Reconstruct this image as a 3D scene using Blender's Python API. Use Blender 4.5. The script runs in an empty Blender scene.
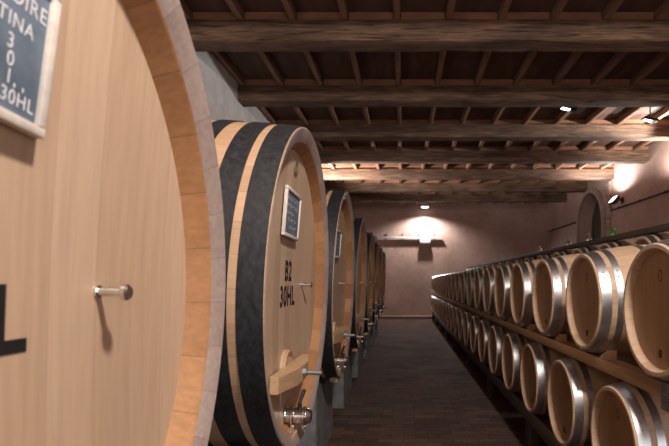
import bpy, bmesh, math, random
from math import pi, sin, cos, sqrt
from mathutils import Vector, Matrix, noise

random.seed(7)
S = bpy.context.scene
COL = S.collection
H = 1.52            # camera height above the floor

# ------------------------------------------------------------------ camera, world, lights, exposure
cam_d = bpy.data.cameras.new('camera')
cam = bpy.data.objects.new('camera', cam_d)
COL.objects.link(cam)
cam.location = (0, 0, H)
cam.rotation_euler = (pi / 2, 0, 0)
cam_d.sensor_width = 36
cam_d.lens = 497 / 669 * 36
cam_d.shift_x = -(403 - 334.5) / 669
cam_d.shift_y = (281 - 223) / 669
cam_d.clip_start = 0.02
cam_d.dof.use_dof = True
cam_d.dof.focus_distance = 2.9
cam_d.dof.aperture_fstop = 4.0
S.camera = cam

w = bpy.data.worlds.new('world')
S.world = w
w.use_nodes = True
w.node_tree.nodes['Background'].inputs[0].default_value = (0.60, 0.66, 0.75, 1)
w.node_tree.nodes['Background'].inputs[1].default_value = 0.3

S.view_settings.view_transform = 'Standard'
S.view_settings.look = 'None'
S.view_settings.gamma = 1
S.view_settings.use_curve_mapping = False
S.view_settings.exposure = 0.0


def light(name, kind, loc, power, color, target=None, size=0.1, spot=100, blend=0.6):
    d = bpy.data.lights.new(name, kind)
    d.energy = power
    d.color = color
    if kind == 'AREA':
        d.shape = 'DISK'
        d.size = size
    else:
        d.shadow_soft_size = size
    if kind == 'SPOT':
        d.spot_size = math.radians(spot)
        d.spot_blend = blend
    o = bpy.data.objects.new(name, d)
    COL.objects.link(o)
    o.location = loc
    if target is not None:
        v = Vector(target) - Vector(loc)
        o.rotation_euler = v.to_track_quat('-Z', 'Y').to_euler()
    return o


# ceiling lamp just above and ahead of the camera (out of the picture)
light('near_ceiling_lamp', 'POINT', (0.85, 0.15, H + 2.40), 560, (1.0, 0.90, 0.82), None, 0.13)
# soft fill light added behind the camera
light('rear_fill_light', 'AREA', (1.4, -2.6, H + 0.3), 60, (1.0, 0.97, 0.95), (0.3, 6, H + 1.3), 1.9)
# unseen spot added beyond the rack to lay a cool streak across the floor
light('floor_streak_fill', 'SPOT', (2.30, 5.62, 0.14), 30, (0.80, 0.87, 1.0), (0.6, 5.66, -0.04), 0.03, 14, 0.6)

# ------------------------------------------------------------------ node helpers
def new_mat(name):
    m = bpy.data.materials.new(name)
    m.use_nodes = True
    nt = m.node_tree
    b = nt.nodes['Principled BSDF']
    return m, nt, b


def N(nt, t, **kw):
    n = nt.nodes.new(t)
    for k, v in kw.items():
        setattr(n, k, v)
    return n


def L(nt, a, b):
    nt.links.new(a, b)


def val(nt, op, a, b=None, c=None):
    n = N(nt, 'ShaderNodeMath', operation=op)
    for i, x in enumerate((a, b, c)):
        if x is None:
            continue
        if isinstance(x, (int, float)):
            n.inputs[i].default_value = x
        else:
            L(nt, x, n.inputs[i])
    return n.outputs[0]


def mixc(nt, fac, a, b, mode='MIX'):
    n = N(nt, 'ShaderNodeMix', data_type='RGBA', blend_type=mode)
    for sock, x in ((n.inputs[0], fac), (n.inputs[6], a), (n.inputs[7], b)):
        if isinstance(x, (int, float)):
            sock.default_value = x
        elif isinstance(x, (tuple, list)):
            sock.default_value = (*x, 1)
        else:
            L(nt, x, sock)
    return n.outputs[2]


def tex_noise(nt, vec, scale, detail=4, rough=0.55, sc=(1, 1, 1)):
    mp = N(nt, 'ShaderNodeMapping')
    mp.inputs['Scale'].default_value = sc
    L(nt, vec, mp.inputs[0])
    n = N(nt, 'ShaderNodeTexNoise')
    n.inputs['Scale'].default_value = scale
    n.inputs['Detail'].default_value = detail
    n.inputs['Roughness'].default_value = rough
    L(nt, mp.outputs[0], n.inputs['Vector'])
    return n.outputs['Fac']


def remap(nt, v, a, b, c=0.0, d=1.0):
    n = N(nt, 'ShaderNodeMapRange')
    L(nt, v, n.inputs[0])
    for i, x in enumerate((a, b, c, d)):
        n.inputs[i + 1].default_value = x
    return n.outputs[0]


def bump(nt, bsdf, h, strength, dist=0.01):
    n = N(nt, 'ShaderNodeBump')
    n.inputs['Strength'].default_value = strength
    n.inputs['Distance'].default_value = dist
    L(nt, h, n.inputs['Height'])
    L(nt, n.outputs[0], bsdf.inputs['Normal'])


def oak(name, c_a, c_b, mode, width, rough=0.55, grain=0.25, seam=0.35, jitter=0.12):
    """mode 'head': vertical planks across local Y; 'stave': planks round the local X axis; 'solid': no seams."""
    m, nt, b = new_mat(name)
    tc = N(nt, 'ShaderNodeTexCoord')
    sx = N(nt, 'ShaderNodeSeparateXYZ')
    L(nt, tc.outputs['Object'], sx.inputs[0])
    oi = N(nt, 'ShaderNodeObjectInfo')
    if mode == 'head':
        u = val(nt, 'ADD', val(nt, 'DIVIDE', sx.outputs[1], width), 0.37)
    elif mode == 'stave':
        u = val(nt, 'MULTIPLY', val(nt, 'ARCTAN2', sx.outputs[2], sx.outputs[1]), width / (2 * pi))
    else:
        u = val(nt, 'MULTIPLY', oi.outputs['Random'], 7.0)
    idx = val(nt, 'FLOOR', u)
    fr = val(nt, 'SUBTRACT', u, idx)
    wn = N(nt, 'ShaderNodeTexWhiteNoise', noise_dimensions='2D')
    cb = N(nt, 'ShaderNodeCombineXYZ')
    L(nt, idx, cb.inputs[0])
    L(nt, val(nt, 'MULTIPLY', oi.outputs['Random'], 31.0), cb.inputs[1])
    L(nt, cb.outputs[0], wn.inputs['Vector'])
    # shift the grain per plank
    off = N(nt, 'ShaderNodeVectorMath', operation='ADD')
    cb2 = N(nt, 'ShaderNodeCombineXYZ')
    for i in range(3):
        L(nt, val(nt, 'MULTIPLY', wn.outputs['Value'], 13.0 + 5 * i), cb2.inputs[i])
    L(nt, tc.outputs['Object'], off.inputs[0])
    L(nt, cb2.outputs[0], off.inputs[1])
    if mode == 'head':
        sc = (1, 1, 0.06)
    elif mode == 'stave':
        sc = (0.06, 1, 1)
    else:
        sc = (1, 0.08, 1)
    g = tex_noise(nt, off.outputs[0], 60, 6, 0.65, sc)
    g2 = tex_noise(nt, off.outputs[0], 9, 3, 0.5, sc)
    tone = val(nt, 'ADD', val(nt, 'MULTIPLY', wn.outputs['Value'], 0.65), val(nt, 'MULTIPLY', g2, 0.45))
    base = mixc(nt, tone, c_a, c_b)
    gr = remap(nt, g, 0.35, 0.7, 1.0, 1.0 - grain)
    base = mixc(nt, 1.0, base, gr, 'MULTIPLY')
    if mode != 'solid':
        e = val(nt, 'MINIMUM', fr, val(nt, 'SUBTRACT', 1.0, fr))
        sm = remap(nt, e, 0.0, 0.02, 1.0 - seam, 1.0)
        base = mixc(nt, 1.0, base, sm, 'MULTIPLY')
    L(nt, base, b.inputs['Base Color'])
    b.inputs['Roughness'].default_value = rough
    bump(nt, b, g, 0.12, 0.004)
    return m


def rough_mat(name, c_a, c_b, scale, rough, bump_s=0.3, sc=(1, 1, 1), metallic=0.0, detail=6, lo=0.3, hi=0.7, bd=0.01):
    m, nt, b = new_mat(name)
    tc = N(nt, 'ShaderNodeTexCoord')
    f = tex_noise(nt, tc.outputs['Object'], scale, detail, 0.65, sc)
    L(nt, mixc(nt, remap(nt, f, lo, hi), c_a, c_b), b.inputs['Base Color'])
    b.inputs['Roughness'].default_value = rough
    b.inputs['Metallic'].default_value = metallic
    if bump_s:
        bump(nt, b, f, bump_s, bd)
    return m


def flat_mat(name, col, rough=0.5, metallic=0.0, emit=None, power=0, transmission=0.0):
    m, nt, b = new_mat(name)
    tc = N(nt, 'ShaderNodeTexCoord')
    f = tex_noise(nt, tc.outputs['Object'], 40, 3)
    c2 = tuple(x * 0.82 for x in col)
    L(nt, mixc(nt, remap(nt, f, 0.35, 0.65), col, c2), b.inputs['Base Color'])
    b.inputs['Roughness'].default_value = rough
    b.inputs['Metallic'].default_value = metallic
    if transmission:
        b.inputs['Transmission Weight'].default_value = transmission
    if emit:
        b.inputs['Emission Color'].default_value = (*emit, 1)
        b.inputs['Emission Strength'].default_value = power
    return m


M = {}
M['cask_head'] = oak('cask_head_oak', (0.60, 0.44, 0.31), (0.43, 0.29, 0.19), 'head', 0.125, 0.5, 0.16, 0.12)
M['cask_stave'] = oak('cask_stave_oak', (0.62, 0.42, 0.26), (0.46, 0.28, 0.16), 'stave', 38, 0.5, 0.2, 0.3)
M['cask_rim'] = oak('cask_rim_weathered', (0.42, 0.335, 0.30), (0.28, 0.21, 0.18), 'stave', 38, 0.6, 0.25, 0.3)
M['cask_chime'] = oak('cask_chime_amber', (0.53, 0.285, 0.135), (0.29, 0.135, 0.056), 'stave', 30, 0.4, 0.25, 0.35)
M['fresh_oak'] = oak('fresh_oak', (0.60, 0.40, 0.24), (0.48, 0.30, 0.16), 'solid', 1, 0.5, 0.25)
M['barrel_stave'] = oak('barrel_stave_oak', (0.60, 0.435, 0.30), (0.44, 0.295, 0.185), 'stave', 26, 0.5, 0.2, 0.35)
M['barrel_head'] = oak('barrel_head_oak', (0.42, 0.25, 0.125), (0.31, 0.175, 0.082), 'head', 0.085, 0.45, 0.2, 0.22)
M['barrel_rim'] = oak('barrel_rim_oak', (0.62, 0.44, 0.30), (0.46, 0.305, 0.19), 'stave', 26, 0.55, 0.2, 0.4)
def beam_mat():
    m, nt, b = new_mat('beam_timber')
    tc = N(nt, 'ShaderNodeTexCoord')
    oi = N(nt, 'ShaderNodeObjectInfo')
    off = N(nt, 'ShaderNodeVectorMath', operation='ADD')
    cb = N(nt, 'ShaderNodeCombineXYZ')
    L(nt, val(nt, 'MULTIPLY', oi.outputs['Random'], 40.0), cb.inputs[0])
    L(nt, tc.outputs['Object'], off.inputs[0])
    L(nt, cb.outputs[0], off.inputs[1])
    v = off.outputs[0]
    f1 = tex_noise(nt, v, 3.0, 5, 0.6, (0.35, 1, 2.0))
    f2 = tex_noise(nt, v, 26, 10, 0.72, (0.12, 1, 1.6))
    f3 = tex_noise(nt, v, 14, 8, 0.7, (0.10, 1, 2.2))
    col = mixc(nt, remap(nt, f1, 0.36, 0.66), (0.115, 0.062, 0.040), (0.33, 0.195, 0.118))
    col = mixc(nt, remap(nt, f2, 0.42, 0.60), mixc(nt, 0.55, col, (0.03, 0.018, 0.013)), col)
    col = mixc(nt, remap(nt, f3, 0.34, 0.42), (0.014, 0.009, 0.007), col)
    L(nt, col, b.inputs['Base Color'])
    b.inputs['Roughness'].default_value = 0.78
    bump(nt, b, val(nt, 'ADD', remap(nt, f3, 0.34, 0.45), f2), 0.8, 0.02)
    return m


M['beam_oak'] = beam_mat()
M['joist'] = rough_mat('joist_timber', (0.18, 0.095, 0.060), (0.32, 0.18, 0.11), 12, 0.7, 0.4, (1, 0.15, 1))
M['infill'] = rough_mat('infill_timber', (0.24, 0.105, 0.055), (0.42, 0.21, 0.115), 9, 0.7, 0.4, (0.3, 1, 1))
M['rail'] = rough_mat('rail_timber', (0.22, 0.115, 0.055), (0.36, 0.20, 0.10), 14, 0.65, 0.3, (1, 0.1, 1))
M['dark_rail'] = rough_mat('dark_rail_timber', (0.035, 0.022, 0.016), (0.075, 0.045, 0.03), 14, 0.6, 0.3, (1, 0.1, 1))
M['black_hoop'] = rough_mat('black_painted_hoop', (0.009, 0.010, 0.012), (0.040, 0.044, 0.050), 45, 0.55, 0.1, (1, 1, 0.5), 0.0, 10, 0.40, 0.85)
M['steel_hoop'] = rough_mat('galvanised_hoop', (0.36, 0.38, 0.40), (0.52, 0.54, 0.56), 25, 0.42, 0.04, (1, 1, 1), 1.0)
M['chrome'] = rough_mat('stainless_steel', (0.62, 0.61, 0.59), (0.78, 0.77, 0.75), 30, 0.22, 0.0, (1, 1, 1), 1.0)
M['dark_metal'] = flat_mat('dark_metal', (0.03, 0.03, 0.032), 0.5, 0.6)
M['grey_metal'] = flat_mat('grey_metal', (0.32, 0.33, 0.34), 0.45, 0.7)
M['ink'] = flat_mat('stencil_ink', (0.008, 0.008, 0.009), 0.6)
M['slate'] = rough_mat('slate_board', (0.060, 0.085, 0.12), (0.15, 0.195, 0.25), 9, 0.7, 0.0)
M['chalk'] = flat_mat('chalk', (0.75, 0.76, 0.78), 0.9)
M['white_frame'] = flat_mat('pale_frame', (0.66, 0.61, 0.55), 0.5)
M['bung'] = rough_mat('bung_cork', (0.10, 0.075, 0.045), (0.22, 0.17, 0.10), 40, 0.7, 0.2)
M['burn'] = flat_mat('burnt_mark', (0.06, 0.03, 0.015), 0.7)
M['concrete'] = rough_mat('plinth_concrete', (0.085, 0.088, 0.092), (0.24, 0.24, 0.245), 10, 0.75, 0.5, (1, 1, 0.5))
M['wall_grey'] = rough_mat('wall_grey_render', (0.60, 0.585, 0.58), (0.80, 0.785, 0.78), 3.5, 0.9, 0.4)
M['lamp_white'] = flat_mat('white_enamel', (0.75, 0.74, 0.72), 0.4)
M['lens'] = flat_mat('lit_lens', (0.9, 0.9, 0.88), 0.3, 0, (1.0, 0.95, 0.9), 5)
M['glass'] = flat_mat('clear_glass', (0.9, 0.93, 0.93), 0.03, 0, None, 0, 1.0)
M['green_glass'] = flat_mat('green_glass', (0.25, 0.55, 0.15), 0.08, 0, None, 0, 0.8)
M['bung_white'] = flat_mat('silicone_bung', (0.55, 0.53, 0.50), 0.5)
M['paper'] = flat_mat('pale_paper', (0.62, 0.66, 0.58), 0.8)
M['boards'] = rough_mat('ceiling_boards', (0.085, 0.043, 0.034), (0.17, 0.092, 0.068), 6, 0.75, 0.3, (1, 0.2, 1))


def plaster_mat(name, a, b_, c):
    m, nt, b = new_mat(name)
    tc = N(nt, 'ShaderNodeTexCoord')
    f1 = tex_noise(nt, tc.outputs['Object'], 0.9, 6, 0.6)
    f2 = tex_noise(nt, tc.outputs['Object'], 9, 8, 0.7)
    col = mixc(nt, remap(nt, f1, 0.35, 0.65), a, b_)
    col = mixc(nt, remap(nt, f2, 0.5, 0.8, 0, 0.7), col, c)
    L(nt, col, b.inputs['Base Color'])
    b.inputs['Roughness'].default_value = 0.88
    bump(nt, b, f2, 0.35, 0.02)
    return m


M['plaster'] = plaster_mat('cellar_plaster', (0.32, 0.20, 0.16), (0.42, 0.28, 0.235), (0.21, 0.125, 0.098))
M['stone_trim'] = plaster_mat('stone_trim', (0.25, 0.175, 0.145), (0.34, 0.24, 0.20), (0.16, 0.11, 0.09))
M['niche_door'] = rough_mat('niche_door_wood', (0.035, 0.02, 0.015), (0.08, 0.05, 0.035), 8, 0.7, 0.4, (1, 6, 0.3))


def floor_mat():
    m, nt, b = new_mat('floor_pavers')
    tc = N(nt, 'ShaderNodeTexCoord')
    br = N(nt, 'ShaderNodeTexBrick')
    br.inputs['Scale'].default_value = 1.0
    br.inputs['Brick Width'].default_value = 0.24
    br.inputs['Row Height'].default_value = 0.12
    br.inputs['Mortar Size'].default_value = 0.004
    br.inputs['Mortar Smooth'].default_value = 0.4
    br.inputs['Color1'].default_value = (0.115, 0.064, 0.046, 1)
    br.inputs['Color2'].default_value = (0.060, 0.034, 0.025, 1)
    br.inputs['Mortar'].default_value = (0.042, 0.025, 0.019, 1)
    L(nt, tc.outputs['Object'], br.inputs['Vector'])
    n1 = tex_noise(nt, tc.outputs['Object'], 1.4, 6, 0.65)
    n2 = tex_noise(nt, tc.outputs['Object'], 26, 5, 0.7)
    col = mixc(nt, 1.0, br.outputs['Color'], remap(nt, n1, 0.3, 0.7, 0.7, 1.45), 'MULTIPLY')
    col = mixc(nt, 1.0, col, remap(nt, n2, 0.3, 0.7, 0.75, 1.25), 'MULTIPLY')
    L(nt, col, b.inputs['Base Color'])
    L(nt, remap(nt, n1, 0.3, 0.7, 0.72, 0.95), b.inputs['Roughness'])
    b.inputs['Specular IOR Level'].default_value = 0.15
    hgt = val(nt, 'ADD', val(nt, 'MULTIPLY', br.outputs['Fac'], -0.8), val(nt, 'MULTIPLY', n2, 0.5))
    bump(nt, b, hgt, 0.7, 0.008)
    return m


M['floor'] = floor_mat()

# ------------------------------------------------------------------ mesh helpers
def finish(bm, smooth_angle=35):
    bmesh.ops.recalc_face_normals(bm, faces=bm.faces)
    a = math.radians(smooth_angle)
    for f in bm.faces:
        f.smooth = True
    for e in bm.edges:
        if len(e.link_faces) == 2:
            try:
                e.smooth = e.calc_face_angle() < a
            except ValueError:
                e.smooth = False
        else:
            e.smooth = False


def obj(name, bm, mats, parent=None, loc=(0, 0, 0), kind=None):
    finish(bm)
    me = bpy.data.meshes.new(name)
    bm.to_mesh(me)
    bm.free()
    for m in (mats if isinstance(mats, (list, tuple)) else [mats]):
        me.materials.append(M[m])
    o = bpy.data.objects.new(name, me)
    COL.objects.link(o)
    o.location = loc
    if parent:
        o.parent = parent
    if kind:
        o['kind'] = kind
    return o


def tag(o, label, cat, group=None):
    o['label'] = label
    o['category'] = cat
    if group:
        o['group'] = group
    return o


def thing(name, label, cat, loc, rz=0, group=None):
    o = bpy.data.objects.new(name, None)
    o.empty_display_size = 0.1
    COL.objects.link(o)
    o.location = loc
    o.rotation_euler = (0, 0, rz)
    return tag(o, label, cat, group)


def dup(root, loc, label):
    def cp(o, parent):
        c = o.copy()
        COL.objects.link(c)
        if parent:
            c.parent = parent
        for ch in list(o.children):
            cp(ch, c)
        return c
    r = cp(root, None)
    r.location = loc
    r['label'] = label
    return r


def box(bm, x0, x1, y0, y1, z0, z1, bevel=0.0, mat=0):
    g = bmesh.ops.create_cube(bm, size=1)
    vs = g['verts']
    for v in vs:
        v.co = Vector(((x0 + x1) / 2 + v.co.x * (x1 - x0), (y0 + y1) / 2 + v.co.y * (y1 - y0), (z0 + z1) / 2 + v.co.z * (z1 - z0)))
    fs = list({f for v in vs for f in v.link_faces})
    for f in fs:
        f.material_index = mat
    if bevel:
        es = list({e for v in vs for e in v.link_edges})
        bmesh.ops.bevel(bm, geom=es, offset=bevel, segments=2, affect='EDGES', profile=0.5)


def lathe(bm, prof, seg=64, mats=None, closed=False):
    """Revolve (x, r) about the local X axis; r = 0 makes a pole."""
    rings = []
    for x, r in prof:
        if r < 1e-6:
            rings.append([bm.verts.new((x, 0, 0))])
        else:
            rings.append([bm.verts.new((x, r * cos(2 * pi * i / seg), r * sin(2 * pi * i / seg))) for i in range(seg)])
    n = len(prof)
    for k in range(n if closed else n - 1):
        a, b = rings[k], rings[(k + 1) % n]
        for i in range(seg):
            j = (i + 1) % seg
            if len(a) == 1 and len(b) == 1:
                continue
            if len(a) == 1:
                f = bm.faces.new((a[0], b[i], b[j]))
            elif len(b) == 1:
                f = bm.faces.new((a[i], a[j], b[0]))
            else:
                f = bm.faces.new((a[i], a[j], b[j], b[i]))
            f.material_index = mats[k] if mats else 0
    return [v for r in rings for v in r]


def tube(bm, p0, p1, r, seg=16, r2=None, bev=0.0):
    p0, p1 = Vector(p0), Vector(p1)
    d = p1 - p0
    q = d.to_track_quat('X', 'Z').to_matrix().to_4x4()
    mt = Matrix.Translation(p0) @ q
    b2 = r if r2 is None else r2
    if bev:
        prof = [(0, 0), (0, r - bev), (bev, r), (d.length - bev, b2), (d.length, b2 - bev), (d.length, 0)]
    else:
        prof = [(0, 0), (0, r), (d.length, b2), (d.length, 0)]
    for v in lathe(bm, prof, seg):
        v.co = mt @ v.co


def prism(bm, pts, axis, a, b, mat=0):
    """Extrude a closed 2-D outline along an axis from a to b."""
    def at(p, t):
        if axis == 'X':
            return (t, p[0], p[1])
        if axis == 'Y':
            return (p[0], t, p[1])
        return (p[0], p[1], t)
    va = [bm.verts.new(at(p, a)) for p in pts]
    vb = [bm.verts.new(at(p, b)) for p in pts]
    n = len(pts)
    fs = [bm.faces.new(va), bm.faces.new(list(reversed(vb)))]
    for i in range(n):
        fs.append(bm.faces.new((va[i], vb[i], vb[(i + 1) % n], va[(i + 1) % n])))
    for f in fs:
        f.material_index = mat


def text_bm(s, size, align='CENTER', offset=0.0, sx=1.0):
    cu = bpy.data.curves.new('writing', 'FONT')
    cu.body = s
    cu.size = size
    cu.align_x = align
    cu.align_y = 'CENTER'
    cu.offset = offset
    cu.resolution_u = 6
    cu.space_character = 1.1
    o = bpy.data.objects.new('writing', cu)
    COL.objects.link(o)
    bpy.context.view_layer.update()
    me = bpy.data.meshes.new_from_object(o.evaluated_get(bpy.context.evaluated_depsgraph_get()))
    bpy.data.objects.remove(o)
    bpy.data.curves.remove(cu)
    bm = bmesh.new()
    bm.from_mesh(me)
    bpy.data.meshes.remove(me)
    for v in bm.verts:
        v.co.x *= sx
    return bm


def join(dst, src, fn):
    """Append src's geometry to dst with coordinates mapped by fn."""
    mp = {}
    for v in src.verts:
        mp[v] = dst.verts.new(fn(v.co))
    for f in src.faces:
        try:
            dst.faces.new([mp[v] for v in f.verts])
        except ValueError:
            pass
    src.free()


def rough_beam(bm, x0, x1, y0, y1, z0, z1, amp=0.012, seed=0, step=0.12):
    """A hewn timber running along X with wavering faces and worn corners."""
    nx = max(2, int((x1 - x0) / step))
    c = 0.014
    ring = [(y0 + c, z0), ((y0 + y1) / 2, z0), (y1 - c, z0), (y1, z0 + c), (y1, (z0 + z1) / 2), (y1, z1 - 0.005),
            (y0, z1 - 0.005), (y0, (z0 + z1) / 2), (y0, z0 + c)]
    rows = []
    for i in range(nx + 1):
        x = x0 + (x1 - x0) * i / nx
        r = []
        for k, (y, z) in enumerate(ring):
            n = noise.noise(Vector((x * 1.3 + seed * 17, y * 5, z * 5))) * amp + noise.noise(Vector((x * 6 + seed * 7, y * 9, z * 9))) * amp * 0.5
            m = noise.noise(Vector((x * 1.7 + seed * 5 + 40, y * 5, z * 5))) * amp
            if z > z1 - 0.01:
                m = 0
            if z < z0 + 0.01:
                m = abs(m)
            r.append(bm.verts.new((x, y + n, z + m)))
        rows.append(r)
    k = len(ring)
    for i in range(nx):
        for j in range(k):
            bm.faces.new((rows[i][j], rows[i][(j + 1) % k], rows[i + 1][(j + 1) % k], rows[i + 1][j]))
    bm.faces.new(rows[0])
    bm.faces.new(list(reversed(rows[-1])))


# ------------------------------------------------------------------ the room
XL, XR, YF, YB = -2.61, 5.84, -3.0, 19.95
ZC = H + 3.21                     # underside of the ceiling boards
NY0, NY1, NSP, NR = 14.45, 16.45, H + 1.72, 1.0   # arched niche in the right wall

bm = bmesh.new(); box(bm, XL - 0.3, XR + 0.9, YF - 0.3, YB + 0.3, -0.2, 0)
obj('floor', bm, 'floor', kind='structure')
bm = bmesh.new(); box(bm, XL - 0.3, XR + 0.9, YF - 0.3, YB + 0.3, ZC, ZC + 0.1)
obj('ceiling', bm, 'boards', kind='structure')
bm = bmesh.new(); box(bm, XL - 0.3, XL, YF, YB, 0, ZC)
obj('wall_left', bm, 'wall_grey', kind='structure')
bm = bmesh.new(); box(bm, XL - 0.3, XR + 0.9, YB, YB + 0.3, 0, ZC)
obj('wall_back', bm, 'plaster', kind='structure')
# front wall behind the camera with an opening added to let fill light in
bm = bmesh.new()
prism(bm, [(XL - 0.3, 0), (0.4, 0), (0.4, 2.6), (2.4, 2.6), (2.4, 0), (XR + 0.9, 0), (XR + 0.9, ZC), (XL - 0.3, ZC)], 'Y', YF - 0.3, YF)
obj('wall_front', bm, 'plaster', kind='structure')

# right wall with the niche: two plain stretches and an arched stretch built as prisms
yc = (NY0 + NY1) / 2
bm = bmesh.new()
pts = [(YF, 0), (NY0, 0)]
na = 28
arc = [(yc - NR * cos(pi * i / na), NSP + NR * sin(pi * i / na)) for i in range(na + 1)]
pts += [(NY0, NSP)] + arc[1:-1] + [(NY1, NSP), (NY1, 0), (YB, 0), (YB, ZC), (YF, ZC)]
prism(bm, pts, 'X', XR, XR + 0.42)
box(bm, XR + 0.5, XR + 0.7, YF, YB, 0, ZC)
obj('wall_right', bm, 'plaster', kind='structure')
bm = bmesh.new()
prism(bm, [(NY0, 0), (NY0, NSP)] + arc[1:-1] + [(NY1, NSP), (NY1, 0)], 'X', XR + 0.40, XR + 0.47)
for k in range(1, 8):
    y = NY0 + 0.25 * k
    box(bm, XR + 0.385, XR + 0.402, y - 0.012, y + 0.012, 0.05, NSP + sqrt(max(0.02, NR ** 2 - (y - yc) ** 2)) - 0.03)
obj('door_1', bm, 'niche_door', kind='structure')
# moulded stone surround of the niche
bm = bmesh.new()
ro, ri = NR + 0.17, NR
outer = [(yc - ro, 0)] + [(yc - ro * cos(pi * i / na), NSP + ro * sin(pi * i / na)) for i in range(na + 1)] + [(yc + ro, 0)]
inner = [(yc + ri, 0)] + [(yc + ri * cos(pi * i / na), NSP + ri * sin(pi * i / na)) for i in range(na + 1)] + [(yc - ri, 0)]
prism(bm, outer + inner, 'X', XR - 0.05, XR + 0.0)
ro2 = NR + 0.10
outer = [(yc - ro2, 0)] + [(yc - ro2 * cos(pi * i / na), NSP + ro2 * sin(pi * i / na)) for i in range(na + 1)] + [(yc + ro2, 0)]
prism(bm, outer + inner, 'X', XR - 0.085, XR - 0.05)
obj('trim_1', bm, 'stone_trim', kind='structure')
# pilaster strip beside the niche, of rough quoins
bm = bmesh.new()
z = 0.0
i = 0
while z < H + 2.8:
    hh = 0.30 if z + 0.32 < H + 2.8 else H + 2.82 - z
    dy = 0.03 if i % 2 else 0.0
    box(bm, XR - 0.045 - 0.012 * (i % 2), XR, 13.93 - dy, 14.2, z, z + hh - 0.012, 0.008)
    z += hh
    i += 1
obj('trim_2', bm, 'stone_trim', kind='structure')
# base ledge along the back wall
bm = bmesh.new()
box(bm, XL, XR, YB - 0.22, YB, 0, 0.085)
box(bm, XL, XR, YB - 0.25, YB, 0.085, 0.125, 0.006)
obj('baseboard_back', bm, 'stone_trim', kind='structure')

# ------------------------------------------------------------------ ceiling timbers
BEAM_Y = [4.20 + 1.97 * k for k in range(8)]        # rear bottom edges
ORD = ['first', 'second', 'third', 'fourth', 'fifth', 'sixth', 'seventh', 'eighth', 'ninth', 'tenth', 'eleventh', 'twelfth',
       'thirteenth', 'fourteenth', 'fifteenth', 'sixteenth', 'seventeenth', 'eighteenth', 'nineteenth', 'twentieth', 'twenty-first']
JX = [-0.07 + 0.62 * k for k in range(-4, 10)]
ZB, ZT = H + 2.84, H + 3.10
for k, y1 in enumerate(BEAM_Y):
    if k == 0:
        lab = 'dark hewn ceiling beam directly overhead, nearest to the camera'
    elif k == 1:
        lab = 'rough brown hewn timber beam crossing the top of the picture'
    elif k == 7:
        lab = 'dark hewn ceiling beam closest to the back wall and its lamp'
    else:
        lab = 'dark ceiling beam, %s behind the rough beam at the top of the picture' % ORD[k - 2]
    t = thing('ceiling_beam', lab, 'beam', ((XL + XR) / 2, y1 - 0.145, ZB), 0, 'ceiling beams')
    bm = bmesh.new()
    hw = (XR - XL) / 2
    rough_beam(bm, -hw, hw, -0.145, 0.145, 0, ZT - ZB, 0.014, k)
    obj('timber', bm, 'beam_oak', t)
    bm = bmesh.new()
    edges = [XL] + JX + [XR]
    for a, b in zip(edges[:-1], edges[1:]):
        xa = a + (0.045 if a != XL else 0.0)
        xb = b - (0.045 if b != XR else 0.0)
        if xb - xa > 0.1:
            box(bm, xa - (XL + XR) / 2, xb - (XL + XR) / 2, -0.10, -0.05, ZT - ZB, ZT - ZB + 0.105)
    obj('infill_board', bm, 'infill', t)
for k, x in enumerate(JX):
    bm = bmesh.new()
    box(bm, -0.038, 0.038, -(YB - 2.0) / 2, (YB - 2.0) / 2, 0, 0.11, 0.006)
    o = obj('ceiling_joist', bm, 'joist', None, (x, (YB + 2.0) / 2, ZT))
    tag(o, 'narrow brown ceiling joist along the cellar, %s from the left wall' % ORD[k], 'joist', 'ceiling joists')

# ------------------------------------------------------------------ the big casks
CX = -0.52
CL, CR, CB = 1.6, 0.798, 0.820
HR = 0.70
LEAN = 0.036                        # the casks tip a little towards the aisle
CASK_SHAPE = {'tall': (1.042, -0.035), 'low': (1.042, -0.06)}    # height to width of the oval, axis height against the camera


def surf(y, z, kind='tall'):
    ov, zc = CASK_SHAPE[kind]
    q = (z - zc) / ov
    return -0.106 + 0.030 * (y * y + q * q) / HR ** 2


def crad(x):
    return CR + (CB - CR) * (1 - ((x + CL / 2) / (CL / 2)) ** 2)


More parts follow.
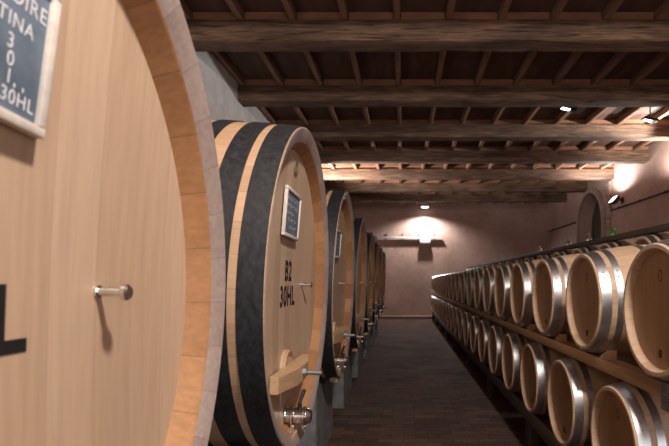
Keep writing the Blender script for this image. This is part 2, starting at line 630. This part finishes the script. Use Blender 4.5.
def make_cask(kind):
    ov, zc = CASK_SHAPE[kind]

    def sf(y, z):
        return surf(y, z, kind)

    root = thing('wine_cask', '', 'cask', (CX - CL / 2 - LEAN * CB * ov, 0, H + zc - CB * ov + LEAN * CL / 2), 0, 'big oak casks')
    root.rotation_euler.y = LEAN
    off = (CL / 2, 0, CB * ov)

    def oval(bm):
        for v in bm.verts:
            v.co.z *= ov

    def low(bm):                       # fittings are laid out against the camera height; bring them to the cask axis
        for v in bm.verts:
            v.co.z -= zc
    nb = 20
    prof = [(-0.085, 0.688), (-0.028, 0.728), (-0.022, 0.733), (-0.003, CR - 0.006), (-0.006, CR)]
    mats = [2, 2, 1, 1]
    for i in range(1, nb):
        x = -CL * i / nb
        prof.append((x, crad(x))); mats.append(0)
    prof += [(-CL + 0.006, CR), (-CL + 0.003, CR - 0.006), (-CL + 0.022, 0.733), (-CL + 0.085, 0.688)]
    mats += [0, 1, 1, 2]
    bm = bmesh.new(); lathe(bm, prof, 112, mats); oval(bm)
    obj('staves', bm, ['cask_stave', 'cask_rim', 'cask_chime'], root, off)
    for sgn in (1, -1):
        bm = bmesh.new()
        pr = [(-0.106 + 0.030 * (i / 10) ** 2, HR * i / 10) for i in range(11)] + [(-0.090, 0.690), (-0.115, 0.68), (-0.136, 0.0)]
        if sgn < 0:
            pr = [(-CL - x, r) for x, r in pr]
        lathe(bm, pr, 96); oval(bm)
        obj('head', bm, 'cask_head', root, off)
    for a, b in ((0.009, 0.110), (0.146, 0.242), (0.318, 0.395)):
        for back in (0, 1):
            bm = bmesh.new()
            xa, xb = (-a, -b) if not back else (-CL + a, -CL + b)
            n = 4
            xs = [xa + (xb - xa) * i / n for i in range(n + 1)]
            pr = [(x, crad(x) + 0.005) for x in xs]
            pr = [(xs[0], crad(xs[0]) - 0.002)] + pr + [(xs[-1], crad(xs[-1]) - 0.002)]
            lathe(bm, pr, 112)
            xm = (xa + xb) / 2
            for th in (2.25, 2.3, 2.42, 2.47):           # rivets of the lap
                for dx in (-0.025, 0.025):
                    p = Vector((xm + dx, -(crad(xm) + 0.004) * cos(th), (crad(xm) + 0.004) * sin(th)))
                    tube(bm, p, p + Vector((0, -cos(th), sin(th))) * 0.005, 0.009, 10, 0.006)
            oval(bm)
            obj('hoop', bm, 'black_hoop', root, off)
    # round bung high on the head
    bm = bmesh.new()
    x = sf(0.0, 0.61)
    lathe(bm, [(x - 0.01, 0), (x - 0.01, 0.042), (x + 0.004, 0.042), (x + 0.007, 0.039), (x + 0.007, 0.022), (x + 0.003, 0.020), (x + 0.003, 0)], 32)
    for v in bm.verts:
        v.co += Vector((0, 0.0, 0.61))
    low(bm)
    obj('bung', bm, 'bung', root, off)
    # sampling tap: a turned steel pin
    bm = bmesh.new()
    y, z = 0.335, -0.024
    x = sf(y, z)
    tube(bm, (x - 0.01, y, z), (x + 0.055, y, z), 0.0085, 16)
    tube(bm, (x - 0.003, y, z), (x + 0.004, y, z), 0.013, 20)
    tube(bm, (x + 0.050, y, z), (x + 0.066, y, z), 0.0165, 24, None, 0.004)
    low(bm)
    obj('sampling_tap', bm, 'chrome', root, off)
    # hatch with arched top
    bm = bmesh.new()
    y0, zh = -0.03, -0.49
    arch = [(y0 + 0.12 * cos(pi * i / 20), zh + 0.12 * sin(pi * i / 20)) for i in range(21)]
    arin = [(y0 + 0.107 * cos(pi * i / 20), zh + 0.107 * sin(pi * i / 20)) for i in range(20, -1, -1)]
    x = sf(0.1, -0.5)
    prism(bm, [(y0 - 0.12, -0.64), (y0 + 0.12, -0.64)] + arch, 'X', x - 0.02, x + 0.012)
    low(bm)
    hat = obj('hatch', bm, 'cask_head', root, off)
    bm = bmesh.new()
    prism(bm, arch + arin, 'X', x + 0.010, x + 0.024)
    low(bm)
    obj('hatch_lip', bm, 'fresh_oak', hat)
    # crossbar with shouldered plan, and its clamp screw
    bm = bmesh.new()
    xb = x + 0.012
    plan = [(xb, y0 - 0.36), (xb + 0.042, y0 - 0.36), (xb + 0.085, y0 - 0.12), (xb + 0.088, y0 + 0.12), (xb + 0.042, y0 + 0.36), (xb, y0 + 0.36)]
    prism(bm, plan, 'Z', -0.53, -0.445)
    bmesh.ops.bevel(bm, geom=list(bm.edges), offset=0.004, segments=2, affect='EDGES')
    low(bm)
    bar = obj('crossbar', bm, 'fresh_oak', root, off)
    bm = bmesh.new()
    tube(bm, (xb + 0.08, y0, -0.487), (xb + 0.185, y0, -0.487), 0.0125, 18, None, 0.002)
    tube(bm, (xb + 0.082, y0, -0.487), (xb + 0.105, y0, -0.487), 0.024, 6, None, 0.002)
    low(bm)
    obj('clamp_screw', bm, 'grey_metal', bar)
    # outlet valve
    bm = bmesh.new()
    y, z = -0.05, -0.715
    x = sf(y, z)
    tube(bm, (x - 0.01, y, z), (x + 0.008, y, z), 0.06, 32, None, 0.002)
    tube(bm, (x, y, z), (x + 0.115, y, z), 0.038, 28)
    tube(bm, (x + 0.115, y, z), (x + 0.138, y, z), 0.042, 28, 0.034, 0.003)
    low(bm)
    v = obj('outlet_valve', bm, 'chrome', root, off)
    for a in (0.03, 0.092):
        bm = bmesh.new(); tube(bm, (x + a, y, z), (x + a + 0.02, y, z), 0.050, 28, None, 0.005)
        box(bm, x + a, x + a + 0.02, y - 0.012, y + 0.012, z - 0.070, z - 0.047, 0.003)
        low(bm)
        obj('clamp_ring', bm, 'chrome', v)
    bm = bmesh.new()
    tube(bm, (x + 0.075, y, z + 0.03), (x + 0.075, y, z + 0.065), 0.012, 14)
    tube(bm, (x + 0.072, y, z + 0.06), (x + 0.085, y + 0.06, z + 0.125), 0.008, 12, 0.011, 0.003)
    low(bm)
    obj('valve_lever', bm, 'dark_metal', v)
    # wooden batten across the foot of the head
    bm = bmesh.new()
    x = sf(0.0, -0.84)
    box(bm, x - 0.012, x + 0.055, -0.24, 0.10, -0.875, -0.795, 0.006)
    low(bm)
    obj('foot_batten', bm, 'fresh_oak', root, off)
    return root


def add_text(root, lines, kind):
    """Stencilled lettering following the dished head."""
    ov, zc = CASK_SHAPE[kind]
    bm = bmesh.new()
    for s, size, yo, zo, sx in lines:
        t = text_bm(s, size, 'CENTER', size * 0.032, sx)
        join(bm, t, lambda c: (surf(yo + c.x, zo + c.y, kind) + 0.0015, yo + c.x, zo + c.y - zc))
    obj('lettering', bm, 'ink', root, (CL / 2, 0, CB * ov))


CASK_Y = [0.67, 2.685] + [4.52 + 1.88 * k for k in range(6)]
CLAB = ['huge pale oak cask filling the left foreground, its head cut off by the frame',
        'oak cask with black hoops stencilled B2 30HL',
        'oak cask with black hoops standing right behind the stencilled B2 one',
        'oak cask, fourth in the left row counted from the foreground',
        'oak cask, fifth in the left row counted from the foreground',
        'oak cask, sixth in the left row counted from the foreground',
        'oak cask, last but one in the left row towards the back wall',
        'oak cask at the far end of the left row, nearest the back wall']
first = make_cask('low')
first['label'] = CLAB[0]
first.location.y = CASK_Y[0]
proto = make_cask('tall')
proto['label'] = CLAB[2]
proto.location.y = CASK_Y[2]
casks = {0: first, 2: proto}
for k in (1, 3, 4, 5, 6, 7):
    casks[k] = dup(proto, (proto.location.x, CASK_Y[k], proto.location.z), CLAB[k])
add_text(casks[1], [('B2', 0.148, 0.01, 0.046, 0.96), ('30HL', 0.148, 0.01, -0.090, 0.96)], 'tall')
add_text(casks[0], [('30HL', 0.150, -0.022, -0.070, 0.98)], 'low')

# concrete saddles below the casks
for k, yk in enumerate(CASK_Y):
    ov, zc = CASK_SHAPE['low' if k == 0 else 'tall']
    R = CB + 0.006

    def notch(y):
        return H + zc - ov * sqrt(R * R - y * y)
    pts = [(-0.47, 0), (0.47, 0)] + [(0.47 - 0.94 * i / 24, notch(0.47 - 0.94 * i / 24)) for i in range(25)]
    bm = bmesh.new()
    prism(bm, pts, 'X', -0.636, 0.636)
    for v in bm.verts:                       # the saddle is cut to the lean of the cask
        if v.co.z > 0.01:
            v.co.z -= LEAN * v.co.x + 0.003
    bmesh.ops.triangulate(bm, faces=[f for f in bm.faces if len(f.verts) > 4])
    o = obj('cask_plinth', bm, 'concrete', None, (-1.342, yk, 0))
    nm = ['the huge foreground cask', 'the cask stencilled B2 30HL', 'the cask right behind B2', 'the fourth cask of the left row', 'the fifth cask of the left row',
          'the sixth cask of the left row', 'the last but one cask of the left row', 'the farthest cask of the left row'][k]
    tag(o, 'grey concrete saddle plinth under ' + nm, 'plinth', 'cask plinths')


# chalkboards hung on the heads
def chalkboard(k, label, rot, dz, scribble):
    t = thing('chalkboard', label, 'chalkboard', (0, 0, 0), 0, 'chalkboards on the casks')
    w2, h2, f = 0.168, 0.124, 0.017
    bm = bmesh.new(); box(bm, 0, 0.010, -w2 + f, w2 - f, -h2 + f, h2 - f)
    obj('slate', bm, 'slate', t)
    bm = bmesh.new()
    box(bm, 0, 0.018, -w2, w2, h2 - f, h2, 0.003); box(bm, 0, 0.018, -w2, w2, -h2, -h2 + f, 0.003)
    box(bm, 0, 0.018, -w2, -w2 + f, -h2 + f, h2 - f, 0.003); box(bm, 0, 0.018, w2 - f, w2, -h2 + f, h2 - f, 0.003)
    obj('frame', bm, 'white_frame', t)
    bm = bmesh.new()
    scribble(bm)
    obj('chalk_writing', bm, 'chalk', t)
    z = 0.362 + dz
    t.rotation_euler = (rot, math.radians(2.4) + LEAN, 0)
    t.location = (CX + surf(0.0, z, 'low' if k == 0 else 'tall') + 0.010 + LEAN * (z + 0.04), CASK_Y[k] - (0.018 if k == 0 else 0.062), H + z)
    return t


def ribbon(bm, pts, wd):
    for (a, b) in zip(pts[:-1], pts[1:]):
        a, b = Vector(a), Vector(b)
        d = b - a
        if d.length < 1e-6:
            continue
        n = Vector((-d.y, d.x)).normalized() * wd / 2
        e = d.normalized() * wd * 0.3
        q = [a - e + n, b + e + n, b + e - n, a - e - n]
        bm.faces.new([bm.verts.new((0.0108, p.x, p.y)) for p in q])


def write_first(bm):
    for s, size, yo, zo in (('ONOIRE', 0.036, 0.164, 0.066), ('TINA', 0.032, 0.142, 0.028), ('3', 0.032, 0.108, -0.004), ('0', 0.032, 0.112, -0.030),
                            ("1, ,", 0.032, 0.138, -0.056), ('30HL', 0.031, 0.160, -0.084)):
        t = text_bm(s, size, 'RIGHT', 0.0, 0.90)
        join(bm, t, lambda c: (0.0108, yo - 0.016 + c.x, zo + c.y))


def scribbles(seed):
    def fn(bm):
        rr = random.Random(seed)
        for r, (y0, y1) in enumerate(((-0.12, 0.10), (-0.13, 0.12), (-0.12, 0.05), (-0.10, 0.09), (-0.06, 0.11))):
            z = 0.075 - 0.036 * r
            y = y0
            while y < y1:
                wl = rr.uniform(0.03, 0.06)
                pts = []
                yy = y
                while yy < min(y + wl, y1):
                    pts.append((yy, z + rr.uniform(-0.010, 0.011)))
                    yy += rr.uniform(0.004, 0.009)
                ribbon(bm, pts, 0.0034)
                y += wl + rr.uniform(0.010, 0.018)
    return fn


chalkboard(0, 'large looking chalkboard with pale frame at the top left corner, on the foreground cask', -math.radians(4), 0.005, write_first)
chalkboard(1, 'small white framed chalkboard on the cask stencilled B2 30HL', -math.radians(1), -0.012, scribbles(3))
chalkboard(2, 'small chalkboard on the cask right behind B2, seen nearly edge on', math.radians(1), -0.03, scribbles(5))

# ------------------------------------------------------------------ barrels
BL, BR_, BB = 0.95, 0.285, 0.345
BX = 1.067


def brad(x):
    return BR_ + (BB - BR_) * (1 - ((x + BL / 2) / (BL / 2)) ** 2)


def make_barrel():
    root = thing('oak_barrel', '', 'barrel', (0, 0, 0), pi, None)
    off = (BL / 2, 0, BB)
    nb = 18
    prof = [(-0.045, 0.252), (-0.003, 0.262), (0.0, 0.265), (0.0, 0.281), (-0.004, BR_)]
    mats = [1, 1, 1, 1]
    for i in range(1, nb):
        x = -BL * i / nb
        prof.append((x, brad(x))); mats.append(0)
    prof += [(-BL + 0.004, BR_), (-BL, 0.281), (-BL, 0.265), (-BL + 0.045, 0.252)]
    mats += [0, 1, 1, 1]
    bm = bmesh.new(); lathe(bm, prof, 64, mats)
    obj('staves', bm, ['barrel_stave', 'barrel_rim'], root, off)
    for back in (0, 1):
        pr = [(-0.036, 0.0), (-0.036, 0.2535), (-0.044, 0.2525), (-0.056, 0.245), (-0.056, 0.0)]
        if back:
            pr = [(-BL - x, r) for x, r in pr]
        bm = bmesh.new(); lathe(bm, pr, 48)
        obj('head', bm, 'barrel_head', root, off)
    for a, b in ((0.010, 0.062), (0.090, 0.126), (0.285, 0.322)):
        for back in (0, 1):
            bm = bmesh.new()
            xa, xb = (-a, -b) if not back else (-BL + a, -BL + b)
            n = 3
            xs = [xa + (xb - xa) * i / n for i in range(n + 1)]
            pr = [(xs[0], brad(xs[0]) - 0.001)] + [(x, brad(x) + 0.0025) for x in xs] + [(xs[-1], brad(xs[-1]) - 0.001)]
            lathe(bm, pr, 64)
            # rivets on the hoop lap
            xm = (xa + xb) / 2
            for th in (0.5, 0.62):
                p = Vector((xm, (brad(xm) + 0.0025) * cos(th), (brad(xm) + 0.0025) * sin(th)))
                d = Vector((0, cos(th), sin(th)))
                tube(bm, p, p + d * 0.003, 0.005, 8)
            obj('hoop', bm, 'steel_hoop', root, off)
    bm = bmesh.new()
    pts = [(0.017 * cos(2 * pi * i / 24), 0.148 + 0.027 * sin(2 * pi * i / 24)) for i in range(24)]
    pti = [(0.011 * cos(2 * pi * i / 24), 0.148 + 0.020 * sin(2 * pi * i / 24)) for i in range(24)]
    for i in range(24):
        j = (i + 1) % 24
        bm.faces.new([bm.verts.new((-0.0352, *p)) for p in (pts[i], pts[j], pti[j], pti[i])])
    obj('burnt_mark', bm, 'burn', root, off)
    bm = bmesh.new(); box(bm, -0.040, -0.033, -0.012, 0.012, -0.205, -0.170, 0.001)
    obj('head_plug', bm, 'burn', root, off)
    # bung on top of the bilge
    bm = bmesh.new()
    tube(bm, (-BL / 2, 0, BB - 0.004), (-BL / 2, 0, BB + 0.012), 0.027, 16, 0.031, 0.002)
    obj('bung', bm, 'bung_white', root, off)
    return root


ZU, ZLW, Z2 = H - 0.124, H - 0.83, H + 0.125          # axis heights of the three tiers
PB = 0.85
bproto = make_barrel()
rows = []


def place_row(n, x, y0, z, fn, group):
    for k in range(n):
        loc = (x + BL / 2, y0 + PB * k, z - BB)
        lab = fn(k, n)
        if not rows:
            b = bproto
            b.location = loc
            b['label'] = lab
        else:
            b = dup(bproto, loc, lab)
        b['group'] = group
        rows.append(b)


def lab_upper(k, n):
    if k == 0:
        return 'big pale oak barrel cut by the right frame edge, on the upper tier'
    if k == n - 1:
        return 'last steel hooped oak barrel of the upper tier, beside the back wall'
    return 'steel hooped upper tier barrel along the aisle, %s from the right frame edge' % ORD[k]


def lab_lower(k, n):
    if k == 0:
        return 'dim oak barrel in the bottom right corner, on the lower tier'
    if k == n - 1:
        return 'last oak barrel of the lower tier, beside the back wall'
    return 'dim lower tier barrel along the aisle, %s from the bottom right corner' % ORD[k]


def lab_rear(k, n):
    if k == 0:
        return 'shadowed oak barrel of the raised rear row, farthest to the right'
    return 'oak barrel top showing in the raised rear row, %s from the right frame edge' % ORD[k]


place_row(20, BX, 2.13, ZU, lab_upper, 'barrels on the upper tier')
place_row(20, BX, 2.55, ZLW, lab_lower, 'barrels on the lower tier')
X2 = 2.20
place_row(16, X2, 4.61, Z2, lab_rear, 'barrels of the rear row')

# bearer beams and racks
RB = brad(-0.143)                       # barrel radius where a bearer's inner edge stands


def rack(x, ztop, y0, y1, labels, hgt, mat, step):
    ymid = (y0 + y1) / 2
    hl = (y1 - y0) / 2
    for s, label in zip((-1, 1), labels):
        t = thing('barrel_rack', label, 'rack', (x + BL / 2 + s * (BL / 2 - 0.103), ymid, 0), 0, 'barrel racks')
        bm = bmesh.new(); box(bm, -0.04, 0.04, -hl, hl, ztop - hgt, ztop, 0.006)
        obj('rail', bm, mat, t)
        n = int((y1 - y0) / step)
        for i in range(n + 1):
            y = -hl + 0.1 + (2 * hl - 0.2) * i / n
            bm = bmesh.new(); box(bm, -0.05, 0.05, y - 0.07, y + 0.07, 0, ztop - hgt, 0.006)
            obj('post', bm, 'dark_rail', t)


ZTOPL = ZLW - RB
ZTOPU = ZU - RB
rack(BX, ZTOPL - 0.001, 2.3, 19.2, ('low dark rail on posts under the lower barrels, on the aisle side',
                                    'low dark rail on posts under the lower barrels, on the wall side'), 0.14, 'dark_rail', 2.0)
rack(X2, Z2 - RB - 0.001, 4.2, 17.8, ('tall dark rail on posts carrying the raised rear row, aisle side',
                                      'tall dark rail on posts carrying the raised rear row, wall side'), 0.12, 'dark_rail', 1.9)


def bearer(x, y0, y1, z0, z1, label, mat, grp):
    ymid = (y0 + y1) / 2
    hl = (y1 - y0) / 2
    bm = bmesh.new()
    box(bm, -0.04, 0.04, -hl, hl, 0, z1 - z0, 0.004)
    o = obj('bearer_beam', bm, mat, None, (x, ymid, z0))
    return tag(o, label, 'beam', grp)


zb0 = ZLW + RB + 0.001
fb = bearer(BX + 0.103, 1.6, 19.2, zb0, ZTOPU - 0.001, 'long pale wooden beam between the two barrel tiers, along the aisle', 'rail', 'bearer beams')
bearer(BX + BL - 0.103, 1.6, 19.2, zb0, ZTOPU - 0.001, 'wooden beam hidden deep between the two barrel tiers, away from the aisle', 'rail', 'bearer beams')
bearer(X2 + 0.103, 4.2, 17.8, Z2 + RB + 0.001, Z2 + RB + 0.055, 'thin dark beam lying across the tops of the rear row barrels', 'dark_rail', 'bearer beams')
# steel plate bolted on the front bearer at the right frame edge
bm = bmesh.new()
yy = 2.12 - (1.6 + 19.2) / 2
box(bm, -0.046, -0.040, yy - 0.05, yy + 0.05, -0.045, 0.078, 0.002)
for zz in (-0.02, 0.02, 0.055):
    tube(bm, (-0.046, yy + 0.02, zz), (-0.051, yy + 0.02, zz), 0.008, 6)
    tube(bm, (-0.046, yy - 0.02, zz), (-0.051, yy - 0.02, zz), 0.008, 6)
o = obj('bracket_plate', bm, 'grey_metal', fb)
o['label'] = 'grey steel bracket plate'

# chocks beside the nearer upper barrels
for k in range(8):
    for s in (-1, 1):
        bm = bmesh.new()
        pts = [(0.0, 0), (0.095, 0), (0.095, 0.052), (0.0, 0.011)]
        pts = [(s * p[0], p[1]) for p in pts]
        prism(bm, pts, 'X', -0.028, 0.028)
        o = obj('wooden_chock', bm, 'fresh_oak', None, (BX + 0.098, 2.13 + PB * k + s * 0.115, ZTOPU))
        tag(o, 'wooden wedge at the %s side of the upper tier barrel %s from the right edge' % ('far' if s > 0 else 'near', ORD[k]),
            'wedge', 'wedges holding the upper barrels')

# paper slip on the nearest upper barrel
bm = bmesh.new()
for i in range(6):
    a0, a1 = -0.12 + 0.04 * i, -0.08 + 0.04 * i
    r = brad(-0.16) + 0.004
    bm.faces.new([bm.verts.new(p) for p in ((0, r * sin(a0), r * cos(a0)), (0.09, (r + .006) * sin(a0), (r + .006) * cos(a0)), (0.09, (r + .006) * sin(a1), (r + .006) * cos(a1)), (0, r * sin(a1), r * cos(a1)))])
bmesh.ops.remove_doubles(bm, verts=bm.verts, dist=0.0005)
bmesh.ops.solidify(bm, geom=list(bm.faces), thickness=-0.002)
o = obj('paper_slip', bm, 'paper', None, (BX + 0.145, 2.15, ZU))
tag(o, 'pale paper slip lying on top of the barrel at the right frame edge', 'paper')


# glass airlocks standing in the bungs of the rear row
def airlock(k, mat, label):
    t = thing('airlock', label, 'airlock', (X2 + BL / 2, 4.61 + PB * k, Z2 + BB + 0.012), 0, 'glass airlocks on the rear barrels')
    bm = bmesh.new(); tube(bm, (0, 0, 0), (0, 0, 0.045), 0.020, 16, 0.024, 0.002)
    obj('stopper', bm, 'bung_white', t)
    bm = bmesh.new()
    lathe(bm, [(0.045, 0.0), (0.045, 0.012), (0.075, 0.014), (0.088, 0.034), (0.112, 0.048), (0.138, 0.046), (0.160, 0.028), (0.172, 0.015), (0.200, 0.014), (0.203, 0.010), (0.203, 0)], 24)
    for v in bm.verts:
        v.co = Vector((v.co.z, v.co.y, v.co.x))
    obj('glass_bulb', bm, mat, t)


airlock(2, 'green_glass', 'small green glass airlock standing on a rear barrel, below the right wall lamp')
airlock(3, 'glass', 'clear glass airlock bulb on a rear barrel, nearest to the green one')
airlock(4, 'glass', 'clear glass airlock bulb on a rear barrel, middle one of the three clear bulbs')
airlock(6, 'glass', 'clear glass airlock bulb on a rear barrel, leftmost of the clear bulbs')

# ------------------------------------------------------------------ wall lamps, conduit, tray
def flood(name, label, loc, rz, aim_up, lens_power=1):
    """Wall floodlight; local +X points into the room."""
    t = thing(name, label, 'lamp', loc, rz, 'wall floodlights')
    bm = bmesh.new(); box(bm, 0, 0.03, -0.06, 0.06, -0.07, 0.07, 0.006)
    tube(bm, (0.02, 0, 0), (0.16, 0, 0), 0.018, 12)
    obj('bracket', bm, 'dark_metal', t)
    s = 1 if aim_up else -1
    R = Matrix.Translation((0.24, 0, 0.0)) @ Matrix.Rotation(0.85 * s, 4, 'Y')
    bm = bmesh.new()
    pts = [(-0.12, -0.02 * s), (-0.07, -0.085 * s), (0.07, -0.085 * s), (0.12, -0.02 * s), (0.12, 0.03 * s), (-0.12, 0.03 * s)]
    prism(bm, pts, 'Y', -0.14, 0.14)
    bm.transform(R)
    hs = obj('housing', bm, 'dark_metal', t)
    bm = bmesh.new(); box(bm, -0.10, 0.10, -0.12, 0.12, 0.030 * s if s > 0 else -0.036, 0.036 if s > 0 else -0.030)
    bm.transform(R)
    obj('lens', bm, 'lens', hs)
    return t


# right wall uplight
LR = (XR, 13.2, H + 2.15)
flood('wall_floodlight', 'lit floodlight on the right wall beside the arched niche, shining up', LR, pi, True)
light('right_uplight', 'SPOT', (XR - 0.48, 13.2, H + 2.28), 270, (1.0, 0.97, 0.96), (XR - 0.55, 13.1, H + 4.2), 0.07, 165, 0.6)
light('near_right_wall_fill', 'SPOT', (XR - 0.5, 10.35, H + 2.2), 190, (1.0, 0.95, 0.9), (XR - 0.3, 10.5, H + 4.2), 0.07, 165, 0.6)  # fill with no fixture, added to brighten the right wall
# nearer right wall uplight (outside the frame)
light('near_right_uplight', 'SPOT', (5.45, 9.25, H + 2.62), 520, (1.0, 0.96, 0.9), (3.9, 9.2, H + 3.45), 0.05, 95, 0.6)
# left wall uplight, behind the casks
LLP = (XL, 13.4, H + 2.0)
light('left_uplight', 'SPOT', (XL + 0.3, 13.0, H + 2.00), 1000, (1.0, 0.92, 0.85), (XL + 1.5, 13.4, H + 3.55), 0.06, 122, 0.7)

# lamp high on the back wall, shining down
t = thing('wall_floodlight', 'bright floodlight high on the back wall, shining down onto the tray', 'lamp', (0.86, YB, H + 2.93), -pi / 2, 'wall floodlights')
bm = bmesh.new(); box(bm, 0, 0.03, -0.06, 0.06, -0.05, 0.07, 0.006); tube(bm, (0.02, 0, 0.04), (0.26, 0, 0.04), 0.018, 12)
obj('bracket', bm, 'dark_metal', t)
bm = bmesh.new(); prism(bm, [(0.22, 0.0), (0.52, -0.02), (0.52, 0.03), (0.46, 0.08), (0.26, 0.09)], 'Y', -0.15, 0.15)
hs = obj('housing', bm, 'lamp_white', t)
bm = bmesh.new(); prism(bm, [(0.24, -0.003), (0.515, -0.022), (0.530, -0.022), (0.530, -0.06), (0.24, -0.035)], 'Y', -0.13, 0.13)
obj('lens', bm, 'lens', hs)
light('back_downlight', 'SPOT', (0.86, YB - 0.50, H + 2.83), 560, (1.0, 0.965, 0.94), (0.82, YB - 1.5, 0.0), 0.06, 158, 0.5)

# small ceiling spots between the second and third beams
for (x, y, z, lab) in ((2.83, 8.50, H + 2.95, 'small lit spotlight under the ceiling, left one of the pair at top right'),
                       (4.50, 9.05, H + 2.93, 'small lit spotlight under the ceiling at the right frame edge')):
    t = thing('ceiling_spotlight', lab, 'lamp', (x, y, ZC), 0, 'small ceiling spotlights')
    bm = bmesh.new(); tube(bm, (0, 0, z - ZC + 0.02), (0, 0, 0), 0.012, 10); tube(bm, (0, 0, -0.015), (0, 0, 0), 0.05, 20)
    obj('stem', bm, 'dark_metal', t)
    R = Matrix.Translation((0, 0, z - ZC)) @ Matrix.Rotation(0.22, 4, 'Y')
    bm = bmesh.new(); box(bm, -0.13, 0.13, -0.07, 0.07, -0.015, 0.030, 0.008); bm.transform(R)
    hd = obj('lamp_head', bm, 'dark_metal', t)
    bm = bmesh.new(); box(bm, -0.12, 0.03, -0.045, 0.045, -0.024, -0.014, 0.003); bm.transform(R)
    obj('lens', bm, 'lens', hd)

# conduit along the right wall (broken by the niche)
for (y0, y1, lab) in ((6.0, yc - NR - 0.20, 'thin dark conduit along the right wall, long run on the near side of the niche'),
                      (yc + NR + 0.20, YB - 0.02, 'thin dark conduit on the right wall, short run between niche and back wall')):
    bm = bmesh.new()
    hl = (y1 - y0) / 2
    tube(bm, (0, -hl, 0), (0, hl, 0), 0.022, 12)
    for i in range(int(hl * 2 / 1.2) + 1):
        yy = -hl + 0.2 + i * 1.2
        if yy < hl:
            box(bm, -0.024, 0.025, yy - 0.015, yy + 0.015, -0.03, 0.03)
    o = obj('wall_conduit', bm, 'dark_metal', None, (XR - 0.025 if y1 < 15 else XR - 0.025, (y0 + y1) / 2, H + 1.975))
    tag(o, lab, 'pipe', 'wall conduits')

# cable tray, drop pipe and box on the back wall
s19 = YB / 497
t = thing('cable_tray', 'long horizontal tray on brackets across the back wall under the lamp', 'tray', ((410 - 403) * s19, YB - 0.003, H + 1.70), -pi / 2)
hw = 31 * s19
bm = bmesh.new(); box(bm, 0.03, 0.12, -hw, hw, 0.0, 0.045, 0.004); box(bm, 0.11, 0.12, -hw, hw, 0.045, 0.075, 0.002)
obj('channel', bm, 'lamp_white', t)
for y in (-0.95, -0.3, 0.35, 0.98):
    bm = bmesh.new(); box(bm, 0, 0.13, y - 0.012, y + 0.012, -0.02, 0.0); box(bm, 0, 0.02, y - 0.012, y + 0.012, -0.02, 0.20)
    obj('bracket', bm, 'dark_metal', t)
bm = bmesh.new(); tube(bm, (0.07, -hw, 0.066), (0.07, hw, 0.066), 0.02, 12)
obj('cable', bm, 'dark_metal', t)
t2 = thing('junction_box', 'white box hanging under the tray on the back wall', 'box', ((425 - 403) * s19, YB, H + 1.49), -pi / 2)
bm = bmesh.new(); box(bm, 0, 0.17, -0.21, 0.21, 0, 0.165, 0.012)
obj('housing', bm, 'lamp_white', t2)
bm = bmesh.new(); box(bm, 0.17, 0.185, -0.19, 0.19, 0.015, 0.15, 0.006)
obj('cover', bm, 'lamp_white', t2)
bm = bmesh.new()
tube(bm, (0, -0.03, -0.0), (0, -0.03, H + 1.70), 0.022, 12)
for z in (0.5, 1.5, 2.5):
    box(bm, -0.035, 0.035, -0.05, 0.0, z, z + 0.03)
o = obj('drop_pipe', bm, 'grey_metal', None, ((377 - 403) * s19, YB, 0.13))
tag(o, 'thin vertical pipe dropping from the left end of the tray on the back wall', 'pipe')
